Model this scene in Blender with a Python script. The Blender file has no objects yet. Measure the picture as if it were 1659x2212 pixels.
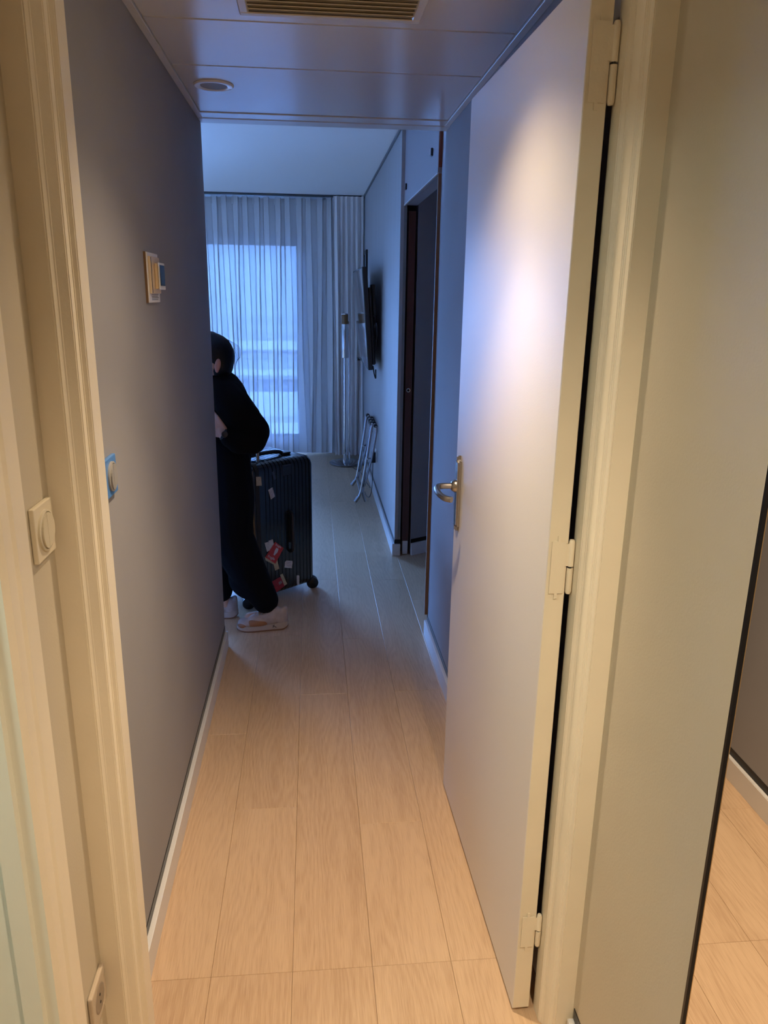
import bpy, bmesh, math, random
from mathutils import Vector, Matrix, Quaternion
random.seed(7)
PI = math.pi
scene = bpy.context.scene
col = scene.collection

# ------------------------------------------------------------------ camera
IMG_W, IMG_H, CAM_H = 1659.0, 2212.0, 1.6
VP_DEPTH, VP_DOWN = (672.0, 635.0), (745.0, 6800.0)      # vanishing points of the corridor and of the uprights
cx, cy = IMG_W / 2, IMG_H / 2
ax, ay = VP_DEPTH[0] - cx, VP_DEPTH[1] - cy
bx_, by_ = VP_DOWN[0] - cx, VP_DOWN[1] - cy
FPX = math.sqrt(-(ax * bx_ + ay * by_))
d_ = Vector((ax, -ay, -FPX)).normalized()
u_ = -Vector((bx_, -by_, -FPX)).normalized()
u_ = (u_ - d_ * u_.dot(d_)).normalized()
r_ = d_.cross(u_)
ROT = Matrix((r_, d_, u_))                                # world = ROT @ camera
EYE = Vector((0, 0, CAM_H))
camd = bpy.data.cameras.new('camera')
camd.sensor_fit = 'HORIZONTAL'; camd.sensor_width = 36.0
camd.lens = FPX * 36.0 / IMG_W
camd.clip_start = 0.05; camd.clip_end = 2000
cam = bpy.data.objects.new('camera', camd); col.objects.link(cam)
cam.matrix_world = Matrix.Translation(EYE) @ ROT.to_4x4()
scene.camera = cam

# ------------------------------------------------------------------ world, exposure
SKY = (0.19, 0.41, 1.0)
SKY_STRENGTH = 74.0
w = bpy.data.worlds.new('sky'); scene.world = w; w.use_nodes = True
w.node_tree.nodes['Background'].inputs[0].default_value = (*SKY, 1)
w.node_tree.nodes['Background'].inputs[1].default_value = SKY_STRENGTH
WARM = (1.0, 0.76, 0.50)
LAMP_MAIN, LAMP_TWIN, LAMP_HALL, LAMP_BATH = 37, 72, 115, 80
pd = bpy.data.lights.new('window_portal', 'AREA'); pd.shape = 'RECTANGLE'; pd.size = 4.0; pd.size_y = 1.96; pd.cycles.is_portal = True   # guides sky sampling to the window, gives no light
po = bpy.data.objects.new('window_portal', pd); col.objects.link(po); po.location = (-2.096, 8.03, 1.12); po.rotation_euler = (-PI / 2, 0, 0)
scene.view_settings.view_transform = 'Standard'
scene.view_settings.look = 'None'
scene.view_settings.gamma = 1.0
scene.view_settings.use_curve_mapping = False
scene.view_settings.exposure = 0.0
cyc = scene.cycles
cyc.use_denoising = True
cyc.max_bounces = 10; cyc.diffuse_bounces = 6; cyc.glossy_bounces = 4
cyc.transmission_bounces = 8; cyc.transparent_max_bounces = 16
cyc.caustics_reflective = False; cyc.caustics_refractive = False
cyc.sample_clamp_indirect = 40.0

# ------------------------------------------------------------------ pixel helpers
def ray(px):
    return ROT @ Vector((px[0] - cx, -(px[1] - cy), -FPX))
def px_y(px, y): v = ray(px); return EYE + v * (y / v.y)
def px_x(px, x): v = ray(px); return EYE + v * (x / v.x)
def px_z(px, z): v = ray(px); return EYE + v * ((z - CAM_H) / v.z)
def px_plane(px, p, n):
    v = ray(px); p = Vector(p); n = Vector(n)
    return EYE + v * ((p - EYE).dot(n) / v.dot(n))

# ------------------------------------------------------------------ materials
MATS = {}
def mat(name, color, rough=0.6, metal=0.0, bump=0.0, bscale=60.0, var=0.0, vscale=8.0, spec=0.5, coat=0.0, emit=None, estr=0.0, stretch=(1, 1, 1), sheen=0.0):
    if name in MATS: return MATS[name]
    m = bpy.data.materials.new(name); m.use_nodes = True
    nt = m.node_tree; b = nt.nodes['Principled BSDF']
    b.inputs['Base Color'].default_value = (*color, 1)
    b.inputs['Roughness'].default_value = rough
    b.inputs['Metallic'].default_value = metal
    b.inputs['Specular IOR Level'].default_value = spec
    b.inputs['Coat Weight'].default_value = coat
    b.inputs['Sheen Weight'].default_value = sheen
    if emit:
        b.inputs['Emission Color'].default_value = (*emit, 1); b.inputs['Emission Strength'].default_value = estr
    if bump or var:
        tc = nt.nodes.new('ShaderNodeTexCoord'); mp = nt.nodes.new('ShaderNodeMapping')
        mp.inputs['Scale'].default_value = stretch
        nt.links.new(tc.outputs['Object'], mp.inputs[0])
    if bump:
        n = nt.nodes.new('ShaderNodeTexNoise'); n.inputs['Scale'].default_value = bscale; n.inputs['Detail'].default_value = 4
        bp = nt.nodes.new('ShaderNodeBump'); bp.inputs['Strength'].default_value = bump; bp.inputs['Distance'].default_value = 0.002
        nt.links.new(mp.outputs[0], n.inputs['Vector']); nt.links.new(n.outputs['Fac'], bp.inputs['Height']); nt.links.new(bp.outputs[0], b.inputs['Normal'])
    if var:
        n2 = nt.nodes.new('ShaderNodeTexNoise'); n2.inputs['Scale'].default_value = vscale; n2.inputs['Detail'].default_value = 3
        cr = nt.nodes.new('ShaderNodeValToRGB')
        cr.color_ramp.elements[0].position = 0.3; cr.color_ramp.elements[1].position = 0.7
        cr.color_ramp.elements[0].color = (*[c * (1 - var) for c in color], 1)
        cr.color_ramp.elements[1].color = (*[min(1, c * (1 + var)) for c in color], 1)
        nt.links.new(mp.outputs[0], n2.inputs['Vector']); nt.links.new(n2.outputs['Fac'], cr.inputs[0]); nt.links.new(cr.outputs[0], b.inputs['Base Color'])
    MATS[name] = m
    return m

def wood_floor():
    m = bpy.data.materials.new('oak laminate'); m.use_nodes = True; nt = m.node_tree; N = nt.nodes; L = nt.links
    b = N['Principled BSDF']
    tc = N.new('ShaderNodeTexCoord'); oi = N.new('ShaderNodeObjectInfo')
    mul = N.new('ShaderNodeVectorMath'); mul.operation = 'SCALE'; mul.inputs[0].default_value = (3.1, 17.0, 0); L.new(oi.outputs['Random'], mul.inputs['Scale'])
    add = N.new('ShaderNodeVectorMath'); L.new(tc.outputs['Object'], add.inputs[0]); L.new(mul.outputs[0], add.inputs[1])
    # slow warp that opens the grain into cathedrals
    mpw = N.new('ShaderNodeMapping'); mpw.inputs['Scale'].default_value = (7.0, 1.1, 1); L.new(add.outputs[0], mpw.inputs[0])
    warp = N.new('ShaderNodeTexNoise'); warp.inputs['Scale'].default_value = 1.0; warp.inputs['Detail'].default_value = 2.5; L.new(mpw.outputs[0], warp.inputs['Vector'])
    sx = N.new('ShaderNodeSeparateXYZ'); L.new(add.outputs[0], sx.inputs[0])
    m1 = N.new('ShaderNodeMath'); m1.operation = 'MULTIPLY_ADD'; m1.inputs[1].default_value = 90.0; L.new(warp.outputs['Fac'], m1.inputs[0])
    m2 = N.new('ShaderNodeMath'); m2.operation = 'MULTIPLY'; m2.inputs[1].default_value = 300.0; L.new(sx.outputs['X'], m2.inputs[0]); L.new(m2.outputs[0], m1.inputs[2])
    sn = N.new('ShaderNodeMath'); sn.operation = 'SINE'; L.new(m1.outputs[0], sn.inputs[0])
    # fine pores stretched along the plank
    mpf = N.new('ShaderNodeMapping'); mpf.inputs['Scale'].default_value = (520, 16, 1); L.new(add.outputs[0], mpf.inputs[0])
    fine = N.new('ShaderNodeTexNoise'); fine.inputs['Scale'].default_value = 1.0; fine.inputs['Detail'].default_value = 3; L.new(mpf.outputs[0], fine.inputs['Vector'])
    mpb = N.new('ShaderNodeMapping'); mpb.inputs['Scale'].default_value = (14, 1.2, 1); L.new(add.outputs[0], mpb.inputs[0])
    broad = N.new('ShaderNodeTexNoise'); broad.inputs['Scale'].default_value = 1.0; L.new(mpb.outputs[0], broad.inputs['Vector'])
    mix = N.new('ShaderNodeMath'); mix.operation = 'MULTIPLY_ADD'; mix.inputs[1].default_value = 0.075; L.new(sn.outputs[0], mix.inputs[0]); L.new(fine.outputs['Fac'], mix.inputs[2])
    mix2 = N.new('ShaderNodeMath'); mix2.operation = 'MULTIPLY_ADD'; mix2.inputs[1].default_value = 0.5; L.new(broad.outputs['Fac'], mix2.inputs[0]); L.new(mix.outputs[0], mix2.inputs[2])
    rnd = N.new('ShaderNodeMath'); rnd.operation = 'MULTIPLY_ADD'; rnd.inputs[1].default_value = 0.16; L.new(oi.outputs['Random'], rnd.inputs[0]); L.new(mix2.outputs[0], rnd.inputs[2])
    cr = N.new('ShaderNodeValToRGB'); cr.color_ramp.elements[0].position = 0.55; cr.color_ramp.elements[1].position = 1.0
    cr.color_ramp.elements[0].color = (0.455, 0.305, 0.19, 1); cr.color_ramp.elements[1].color = (0.59, 0.42, 0.275, 1)
    L.new(rnd.outputs[0], cr.inputs[0]); L.new(cr.outputs[0], b.inputs['Base Color'])
    bp = N.new('ShaderNodeBump'); bp.inputs['Strength'].default_value = 0.25; bp.inputs['Distance'].default_value = 0.001
    L.new(mix.outputs[0], bp.inputs['Height']); L.new(bp.outputs[0], b.inputs['Normal'])
    b.inputs['Roughness'].default_value = 0.42; b.inputs['Specular IOR Level'].default_value = 0.4
    return m

def sheer_mat():
    m = bpy.data.materials.new('sheer voile'); m.use_nodes = True; nt = m.node_tree; N = nt.nodes; L = nt.links
    N.remove(N['Principled BSDF'])
    out = N['Material Output']
    tr = N.new('ShaderNodeBsdfTransparent'); tr.inputs[0].default_value = (1, 1, 1, 1)
    tl = N.new('ShaderNodeBsdfTranslucent'); tl.inputs[0].default_value = (0.135, 0.145, 0.18, 1)
    df = N.new('ShaderNodeBsdfDiffuse'); df.inputs[0].default_value = (0.86, 0.85, 0.86, 1)
    a = N.new('ShaderNodeMixShader'); a.inputs[0].default_value = 0.80
    L.new(tl.outputs[0], a.inputs[1]); L.new(df.outputs[0], a.inputs[2])
    c = N.new('ShaderNodeMixShader')
    # a woven cloth looks denser the more edge-on a fold is to the ray
    lw = N.new('ShaderNodeLayerWeight'); lw.inputs['Blend'].default_value = 0.35
    mr = N.new('ShaderNodeMapRange'); mr.inputs['To Min'].default_value = 0.95; mr.inputs['To Max'].default_value = 0.985
    L.new(lw.outputs['Facing'], mr.inputs[0]); L.new(mr.outputs[0], c.inputs[0])
    L.new(tr.outputs[0], c.inputs[1]); L.new(a.outputs[0], c.inputs[2]); L.new(c.outputs[0], out.inputs[0])
    return m

def pane_mat():
    m = bpy.data.materials.new('window glass'); m.use_nodes = True; nt = m.node_tree; N = nt.nodes; L = nt.links
    N.remove(N['Principled BSDF']); out = N['Material Output']
    tr = N.new('ShaderNodeBsdfTransparent'); tr.inputs[0].default_value = (0.93, 0.96, 0.97, 1)
    gl = N.new('ShaderNodeBsdfGlossy'); gl.inputs['Roughness'].default_value = 0.02
    fr = N.new('ShaderNodeFresnel'); fr.inputs[0].default_value = 1.5
    c = N.new('ShaderNodeMixShader'); L.new(fr.outputs[0], c.inputs[0]); L.new(tr.outputs[0], c.inputs[1]); L.new(gl.outputs[0], c.inputs[2])
    L.new(c.outputs[0], out.inputs[0])
    return m

M_OAK = wood_floor(); M_SHEER = sheer_mat(); M_PANE = pane_mat()
M_GREY = mat('grey wall vinyl', (0.315, 0.315, 0.335), 0.75, spec=.15, bump=0.12, bscale=350, var=0.03, vscale=3)
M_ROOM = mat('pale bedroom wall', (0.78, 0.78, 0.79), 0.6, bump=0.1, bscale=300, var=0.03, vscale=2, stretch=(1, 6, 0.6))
M_TVW = mat('darkened bedroom wall', (0.40, 0.39, 0.40), 0.6, bump=0.1, bscale=300, var=0.04, vscale=2, stretch=(1, 6, 0.6))  # bedroom wall with its colour darkened to balance the strong daylight
M_CREAM = mat('cream gloss paint', (0.80, 0.74, 0.61), 0.42, bump=0.25, bscale=45, var=0.04, vscale=5)
M_CREAMW = mat('cream wall', (0.53, 0.48, 0.38), 0.55, bump=0.15, bscale=220, var=0.03, vscale=3)
M_LEAF = mat('white door laminate', (0.72, 0.70, 0.69), 0.40, spec=.26, bump=0.10, bscale=260)
M_PLINTH = mat('white plinth', (0.70, 0.70, 0.71), 0.45)
M_BLACKGAP = mat('gloss black strip', (0.008, 0.008, 0.010), 0.3, spec=.3)
M_CEILP = mat('ceiling panel lacquer', (0.66, 0.66, 0.68), 0.19, metal=0.0, spec=0.9, bump=0.03, bscale=30)
M_CEIL = mat('ceiling plaster', (0.93, 0.93, 0.93), 0.7, bump=0.08, bscale=200)
M_TRIM = mat('white aluminium trim', (0.62, 0.62, 0.63), 0.35)
M_WHITE = mat('white plastic', (0.78, 0.77, 0.75), 0.4)
M_BEIGE = mat('aged beige plastic', (0.72, 0.58, 0.40), 0.45)
M_BLACK = mat('black plastic', (0.010, 0.010, 0.012), 0.35)
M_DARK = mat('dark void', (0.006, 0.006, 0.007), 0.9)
M_STEEL = mat('brushed nickel', (0.50, 0.47, 0.43), 0.28, metal=1.0)
M_CHROME = mat('chrome', (0.72, 0.72, 0.74), 0.12, metal=1.0)
M_REDWOOD = mat('dark mahogany edge', (0.085, 0.022, 0.014), 0.45, var=0.2, vscale=20, stretch=(1, 1, 0.1))
M_BROWN = mat('brown edge band', (0.20, 0.115, 0.06), 0.5)
M_PANEL = mat('grey lacquer panel', (0.30, 0.29, 0.33), 0.4)
M_DRAPE = mat('taupe drape', (0.84, 0.80, 0.79), 0.85, bump=0.3, bscale=400, sheen=0.2)
M_ALU = mat('window frame', (0.45, 0.45, 0.46), 0.4)
M_SHADE_BOX = mat('roller box', (0.55, 0.55, 0.56), 0.5)

# ------------------------------------------------------------------ mesh helpers
def bm_box(bm, lo, hi, bevel=0.0, seg=1):
    lo = Vector(lo); hi = Vector(hi)
    r = bmesh.ops.create_cube(bm, size=1.0)
    vs = r['verts']; c = (lo + hi) / 2; s = hi - lo
    for v in vs: v.co = Vector((v.co.x * s.x, v.co.y * s.y, v.co.z * s.z)) + c
    if bevel > 0:
        es = list({e for v in vs for e in v.link_edges})
        bmesh.ops.bevel(bm, geom=es, offset=bevel, segments=seg, affect='EDGES', profile=0.5)
def bm_prism(bm, pts, z0, z1):
    """extrude an (x, y) outline between two heights"""
    a = [bm.verts.new((p[0], p[1], z0)) for p in pts]; b = [bm.verts.new((p[0], p[1], z1)) for p in pts]
    n = len(pts)
    bm.faces.new(a[::-1]); bm.faces.new(b)
    for i in range(n): bm.faces.new((a[i], a[(i + 1) % n], b[(i + 1) % n], b[i]))
    bmesh.ops.recalc_face_normals(bm, faces=bm.faces[:])
def frame_of(t):
    t = t.normalized(); up = Vector((0, 0, 1)) if abs(t.z) < 0.9 else Vector((1, 0, 0))
    n = t.cross(up).normalized(); return n, n.cross(t).normalized()
def bm_tube(bm, pts, r, seg=10, caps=True):
    pts = [Vector(p) for p in pts]; rs = r if isinstance(r, (list, tuple)) else [r] * len(pts)
    rings = []; n = None
    for i, p in enumerate(pts):
        t = (pts[min(i + 1, len(pts) - 1)] - pts[max(i - 1, 0)]).normalized()
        if n is None: n, b = frame_of(t)
        else:
            n = (n - t * n.dot(t)).normalized(); b = n.cross(t)
        rings.append([bm.verts.new(p + (n * math.cos(2 * PI * k / seg) + b * math.sin(2 * PI * k / seg)) * rs[i]) for k in range(seg)])
    for i in range(len(rings) - 1):
        for k in range(seg):
            bm.faces.new((rings[i][k], rings[i][(k + 1) % seg], rings[i + 1][(k + 1) % seg], rings[i + 1][k]))
    if caps: bm.faces.new(rings[0][::-1]); bm.faces.new(rings[-1])
    bmesh.ops.recalc_face_normals(bm, faces=bm.faces[:])
def bm_lathe(bm, prof, seg=32, center=(0, 0, 0), axis=(0, 0, 1)):
    """prof: list of (radius, height) along axis"""
    ax_ = Vector(axis).normalized(); n, b = frame_of(ax_); c = Vector(center)
    rings = []
    for r, h in prof:
        if r < 1e-6: rings.append([bm.verts.new(c + ax_ * h)])
        else: rings.append([bm.verts.new(c + ax_ * h + (n * math.cos(2 * PI * k / seg) + b * math.sin(2 * PI * k / seg)) * r) for k in range(seg)])
    for i in range(len(rings) - 1):
        A, B = rings[i], rings[i + 1]
        for k in range(seg):
            k2 = (k + 1) % seg
            if len(A) == 1 and len(B) > 1: bm.faces.new((A[0], B[k2], B[k]))
            elif len(B) == 1 and len(A) > 1: bm.faces.new((A[k], A[k2], B[0]))
            elif len(A) > 1: bm.faces.new((A[k], A[k2], B[k2], B[k]))
    bmesh.ops.recalc_face_normals(bm, faces=bm.faces[:])
def bm_ell(bm, c, r, rot=None, u=20, v=12):
    m = Matrix.Translation(Vector(c)) @ (rot.to_matrix().to_4x4() if rot else Matrix.Identity(4)) @ Matrix.Diagonal((*r, 1))
    bmesh.ops.create_uvsphere(bm, u_segments=u, v_segments=v, radius=1.0, matrix=m)
def bm_cap(bm, p0, p1, r0, r1, seg=14):
    """tapered capsule"""
    p0 = Vector(p0); p1 = Vector(p1)
    bm_tube(bm, [p0, p1], [r0, r1], seg)
    bm_ell(bm, p0, (r0,) * 3, u=seg, v=8); bm_ell(bm, p1, (r1,) * 3, u=seg, v=8)
def bm_chain(bm, pts):
    for (p0, r0), (p1, r1) in zip(pts, pts[1:]): bm_cap(bm, p0, p1, r0, r1)
def obj(name, bm, m, parent=None, smooth=False, angle=None):
    me = bpy.data.meshes.new(name); bm.to_mesh(me); bm.free()
    for mm in (m if isinstance(m, (list, tuple)) else [m]): me.materials.append(mm)
    if smooth:
        for p in me.polygons: p.use_smooth = True
        if angle is not None: me.set_sharp_from_angle(angle=math.radians(angle))
    o = bpy.data.objects.new(name, me); col.objects.link(o)
    if parent: o.parent = parent
    return o
def box(name, lo, hi, m, parent=None, bevel=0.0, seg=1):
    bm = bmesh.new(); bm_box(bm, lo, hi, bevel, seg)
    o = obj(name, bm, m, parent)
    return o
def prism(name, pts, z0, z1, m, parent=None):
    bm = bmesh.new(); bm_prism(bm, pts, z0, z1); return obj(name, bm, m, parent)
def tube(name, pts, r, m, parent=None, seg=12):
    bm = bmesh.new(); bm_tube(bm, pts, r, seg); return obj(name, bm, m, parent, True, 40)
def tag(o, label, cat, group=None, kind=None):
    o['label'] = label; o['category'] = cat
    if group: o['group'] = group
    if kind: o['kind'] = kind
    return o
def thing(name, label, cat, loc=(0, 0, 0), rotz=0.0, group=None, kind=None):
    o = bpy.data.objects.new(name, None); o.empty_display_size = 0.05; col.objects.link(o)
    o.location = loc; o.rotation_euler = (0, 0, rotz)
    return tag(o, label, cat, group, kind)
def structure(o, label, cat): return tag(o, label, cat, None, 'structure')
def bez(pts, n=10):
    """Catmull-Rom through points"""
    P = [Vector(p) for p in pts]; P = [P[0] * 2 - P[1]] + P + [P[-1] * 2 - P[-2]]
    out = []
    for i in range(1, len(P) - 2):
        for k in range(n):
            t = k / n
            out.append(0.5 * ((2 * P[i]) + (P[i + 1] - P[i - 1]) * t + (2 * P[i - 1] - 5 * P[i] + 4 * P[i + 1] - P[i + 2]) * t * t + (3 * P[i] - P[i - 1] - 3 * P[i + 1] + P[i + 2]) * t ** 3))
    out.append(P[-2]); return out
def fuse(name, bm, voxel, m, parent=None, smooth_it=4, factor=0.5):
    """join overlapping volumes into one continuous skin"""
    me = bpy.data.meshes.new(name); bm.to_mesh(me); bm.free()
    t = bpy.data.objects.new('fuse_source', me); col.objects.link(t)
    rm = t.modifiers.new('r', 'REMESH'); rm.mode = 'VOXEL'; rm.voxel_size = voxel
    if smooth_it:
        s = t.modifiers.new('s', 'SMOOTH'); s.iterations = smooth_it; s.factor = factor
    dg = bpy.context.evaluated_depsgraph_get(); dg.update()
    out = bpy.data.meshes.new_from_object(t.evaluated_get(dg))
    bpy.data.objects.remove(t); bpy.data.meshes.remove(me)
    out.materials.clear(); out.materials.append(m)
    for p in out.polygons: p.use_smooth = True
    o = bpy.data.objects.new(name, out); out.name = name; col.objects.link(o)
    if parent: o.parent = parent
    return o

# ================================================================== SETTING
XL, XR, XTV = -0.420, 0.545, 0.510          # corridor walls, TV wall
XVL, XVR = -0.440, 0.556                    # vestibule walls
ZC, ZR = 2.237, 2.49                        # corridor and bedroom ceilings
YW = 7.82                                   # inner face of the window wall
XB = -4.30                                  # far left of the bedroom
Y_END_L, Y_END_R, Y_TV = 3.30, 3.365, 4.55
XT = 1.435                                  # outer wall of the twin corridor

# floor: slab with single planks
floor = structure(box('floor', (XB - .1, -1.5, -0.20), (2.2, YW + .1, -0.0125), M_DARK), 'pale oak laminate plank floor running through corridor and bedroom', 'floor')
PW = 0.197; X0 = -0.262
JOINT = {0: [2.11, 3.40, 4.70, 5.99, 7.28], 1: [2.826, 4.138, 5.385, 6.66], 2: [2.012, 3.345, 4.62, 5.865, 7.14], 3: [2.83, 4.12, 5.41, 6.70], -1: [2.55, 3.84, 5.13, 6.42, 7.7]}
plank_cache = {}
def plank(xa, xb, ya, yb):
    L = round(yb - ya, 3); W = round(xb - xa, 3); key = (L, W)
    if key not in plank_cache:
        bm = bmesh.new(); bm_box(bm, (-W / 2 + .00025, -L / 2 + .00025, -0.012), (W / 2 - .00025, L / 2 - .00025, 0.0))
        top = [e for e in bm.edges if all(v.co.z > -1e-6 for v in e.verts)]
        bmesh.ops.bevel(bm, geom=top, offset=0.0009, segments=1, affect='EDGES')
        me = bpy.data.meshes.new('plank'); bm.to_mesh(me); bm.free(); me.materials.append(M_OAK); plank_cache[key] = me
    o = bpy.data.objects.new('plank', plank_cache[key]); col.objects.link(o); o.parent = floor
    o.location = ((xa + xb) / 2, (ya + yb) / 2, 0)
rng = random.Random(3)
for k in range(-21, 12):
    xa, xb = X0 + k * PW, X0 + (k + 1) * PW
    js = JOINT.get(k)
    if js is None:
        off = 1.486 + 0.35 + (k * 0.47) % 1.2
        js = [off + 1.29 * i for i in range(6)]
    ys = [1.486] + [j for j in js if j < YW - 0.05] + [YW]
    if k < -2: ys = [3.35] + [y for y in ys if y > 3.5]
    if xb > 1.5: ys = [y for y in ys if y < 4]
    for a, b in zip(ys, ys[1:]): plank(xa, xb, a, b)
    if k >= -4:
        ys2 = [-1.4, -0.6 + (k * 0.31) % 0.9, 1.486]
        for a, b in zip(ys2, ys2[1:]): plank(xa, xb, a, b)

def skirting(name, label, p0, p1, n, gap=True, cap0=True):
    """white plinth with a black strip above it, along a wall foot; n = outward normal"""
    p0 = Vector((*p0, 0)); p1 = Vector((*p1, 0)); n = Vector((*n, 0)).normalized(); d = (p1 - p0)
    root = structure(thing(name, label, 'baseboard'), label, 'baseboard')
    def bar(nm, t0, t1, z0, z1, m, bev):
        q = [p0 + n * t0, p1 + n * t0, p1 + n * t1, p0 + n * t1]
        bm = bmesh.new(); bm_prism(bm, [(v.x, v.y) for v in q], z0, z1)
        if bev: bmesh.ops.bevel(bm, geom=[e for e in bm.edges if all(v.co.z > z1 - 1e-5 for v in e.verts)], offset=bev, segments=2, affect='EDGES')
        obj(nm, bm, m, root)
    bar('plinth', 0.0005, 0.0145, 0.0005, 0.080, M_PLINTH, 0.002)
    if gap: bar('black_strip', 0.0003, 0.0018, 0.0805, 0.106, M_BLACKGAP, 0)
    return root

# corridor left wall turns the corner into the bedroom's near wall
w_l = structure(prism('wall_left', [(XL, 1.352), (XL, Y_END_L), (XB, Y_END_L), (XB, Y_END_L - .1), (XL - .1, Y_END_L - .1), (XL - .1, 1.352)], 0, ZR, M_GREY), 'grey corridor wall beside the thermostat and the blue switch', 'wall')
skirting('baseboard_left', 'white plinth with black strip along the wall under the thermostat', (XL, 1.352), (XL, Y_END_L), (1, 0))
w_r = structure(box('wall_right', (XR, 1.352, 0), (0.645, Y_END_R, ZR), M_GREY), 'grey corridor wall behind the open white door', 'wall')
skirting('baseboard_right', 'white plinth with black strip along the wall behind the door', (XR, 1.352), (XR, Y_END_R + .004), (-1, 0))
t1 = structure(box('trim_1', (XR - .014, Y_END_R + .0005, 0.108), (XR + .05, Y_END_R + .012, 2.088), M_BROWN), 'thin brown edge strip on the end of the corridor wall', 'trim')

# TV wall: outer skin, pocket, inner skin
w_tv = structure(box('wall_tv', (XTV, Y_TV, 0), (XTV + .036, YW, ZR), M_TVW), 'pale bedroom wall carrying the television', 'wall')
b_tv = skirting('baseboard_tv', 'white plinth with black strip under the television', (XTV, Y_TV - .012), (XTV, YW), (-1, 0))
box('end_cap', (XTV - .0145, Y_TV - .0125, .0005), (XTV + .036, Y_TV - .0005, .078), M_PLINTH, b_tv, .001)
box('end_strip', (XTV, Y_TV - .0018, .0785), (XTV + .036, Y_TV - .0003, .106), M_BLACKGAP, b_tv)
t_tv = structure(box('trim_2', (XTV + .020, Y_TV - .006, .107), (XTV + .036, Y_TV - .0005, 2.085), mat('grey door stop', (0.20, 0.21, 0.21), 0.5)), 'grey upright strip on the end of the television wall', 'trim')
w_pi = structure(prism('wall_pocket', [(0.613, 4.55), (1.30, 4.94), (1.30, 5.42), (0.613, 5.42)], 0, ZR, M_GREY), 'dim slanted grey wall inside the sliding door opening', 'wall')
skirting('baseboard_pocket', 'white plinth with black strip on the slanted wall in the opening', (0.614, 4.5506), (1.25, 4.9116), (0.494, -0.870))
structure(box('wall_recess', (1.30, Y_END_R - .1, 0), (1.40, 5.42, ZR), M_GREY), 'grey wall at the back of the sliding door recess', 'wall')
structure(box('wall_partition', (.645, Y_END_R - .1, 0), (XT + .12, Y_END_R, ZR), M_GREY), 'grey partition closing the recess beside the corridor wall', 'wall')
structure(box('ceiling_recess', (.55, Y_END_R, 2.30), (1.30, 5.05, 2.34), M_CEIL), 'white ceiling of the sliding door recess', 'ceiling')
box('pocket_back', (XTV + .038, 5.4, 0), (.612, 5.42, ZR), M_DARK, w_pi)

# sliding door standing in its pocket
sd = structure(thing('door_2', 'dark mahogany sliding door edge with round finger pull in its pocket', 'door', (0.58, 4.56, 0)), 'dark mahogany sliding door edge with round finger pull in its pocket', 'door')
box('leaf', (-.0215, 0.0, .095), (.0195, .80, 2.06), M_REDWOOD, sd)
box('floor_guide', (-.018, -.004, .004), (.016, .05, .093), M_PLINTH, sd, .002)
bm = bmesh.new(); bm_lathe(bm, [(.0075, .0), (.0075, .002), (.0125, .003), (.0125, 0.0)], 24, (-.002, -0.0002, 1.049), (0, -1, 0)); obj('finger_pull', bm, M_STEEL, sd, True, 40)
bm = bmesh.new(); bm_lathe(bm, [(0, .0), (.0072, .0), (.0072, .001), (0, .001)], 20, (-.002, -0.0002, 1.049), (0, -1, 0)); obj('pull_hollow', bm, M_DARK, sd)

# upper panel over the sliding door
up = thing('transom_panel', 'grey lacquered panel over the sliding door with reddish wood end', 'panel', (XTV + .02, 4.0, 2.09))
box('panel_face', (-.001, -.632, .002), (.017, .60, .397), M_PANEL, up)
box('wood_end', (.000, -.640, .022), (.0265, -.6325, .397), mat('orange wood end', (0.16, 0.035, 0.012), 0.5), up)
box('lower_rail', (.018, -.630, .0), (.075, .565, .03), M_PANEL, up)
box('bright_edge', (-.003, -.632, -.004), (.004, .565, .0015), M_TRIM, up)
for yy, zz in ((-.47, .105), (.45, .083)):
    k = box('latch', (-.010, yy - .014, zz - .016), (-.0012, yy + .014, zz + .016), M_BLACK, up, .002)
    box('latch_plate', (-.0125, yy - .012, zz - .012), (-.0102, yy - .004, zz + .012), M_CHROME, k)

# window wall
WX0, WX1, WZ0, WZ1 = -4.1, -0.092, 0.14, 2.10  # unseen left part widened and kept bare to let in more sky light
bm = bmesh.new()
bm_box(bm, (XB - .1, YW, -.02), (WX0, YW + .2, ZR)); bm_box(bm, (WX1, YW, -.02), (XTV + .2, YW + .2, ZR))
bm_box(bm, (WX0, YW, -.02), (WX1, YW + .2, WZ0)); bm_box(bm, (WX0, YW, WZ1), (WX1, YW + .2, ZR))
structure(obj('wall_far', bm, M_ROOM), 'pale wall around the window behind the curtains', 'wall')
win = structure(thing('window_1', 'wide balcony window behind the sheer curtain', 'window', (0, YW + .1, 0)), 'wide balcony window behind the sheer curtain', 'window')
fr = 0.05
box('frame_top', (WX0, -.03, WZ1 - fr), (WX1, .03, WZ1), M_ALU, win); box('frame_bottom', (WX0, -.03, WZ0), (WX1, .03, WZ0 + fr), M_ALU, win)
box('frame_side', (WX0, -.03, WZ0 + fr), (WX0 + fr, .03, WZ1 - fr), M_ALU, win); box('frame_side', (WX1 - fr, -.03, WZ0 + fr), (WX1, .03, WZ1 - fr), M_ALU, win)
for xm in (-1.06, -2.58): box('mullion', (xm - .03, -.03, WZ0 + fr), (xm + .03, .03, WZ1 - fr), M_ALU, win)
edges = [WX0 + fr, -2.61, -2.55, -1.09, -1.03, WX1 - fr]
for i in range(3): box('pane', (edges[2 * i], -.004, WZ0 + fr), (edges[2 * i + 1], .004, WZ1 - fr), M_PANE, win)
box('roller_box', (WX0, -.098, WZ1 - .03), (WX1, -.034, WZ1 + .055), M_SHADE_BOX, win)

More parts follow.
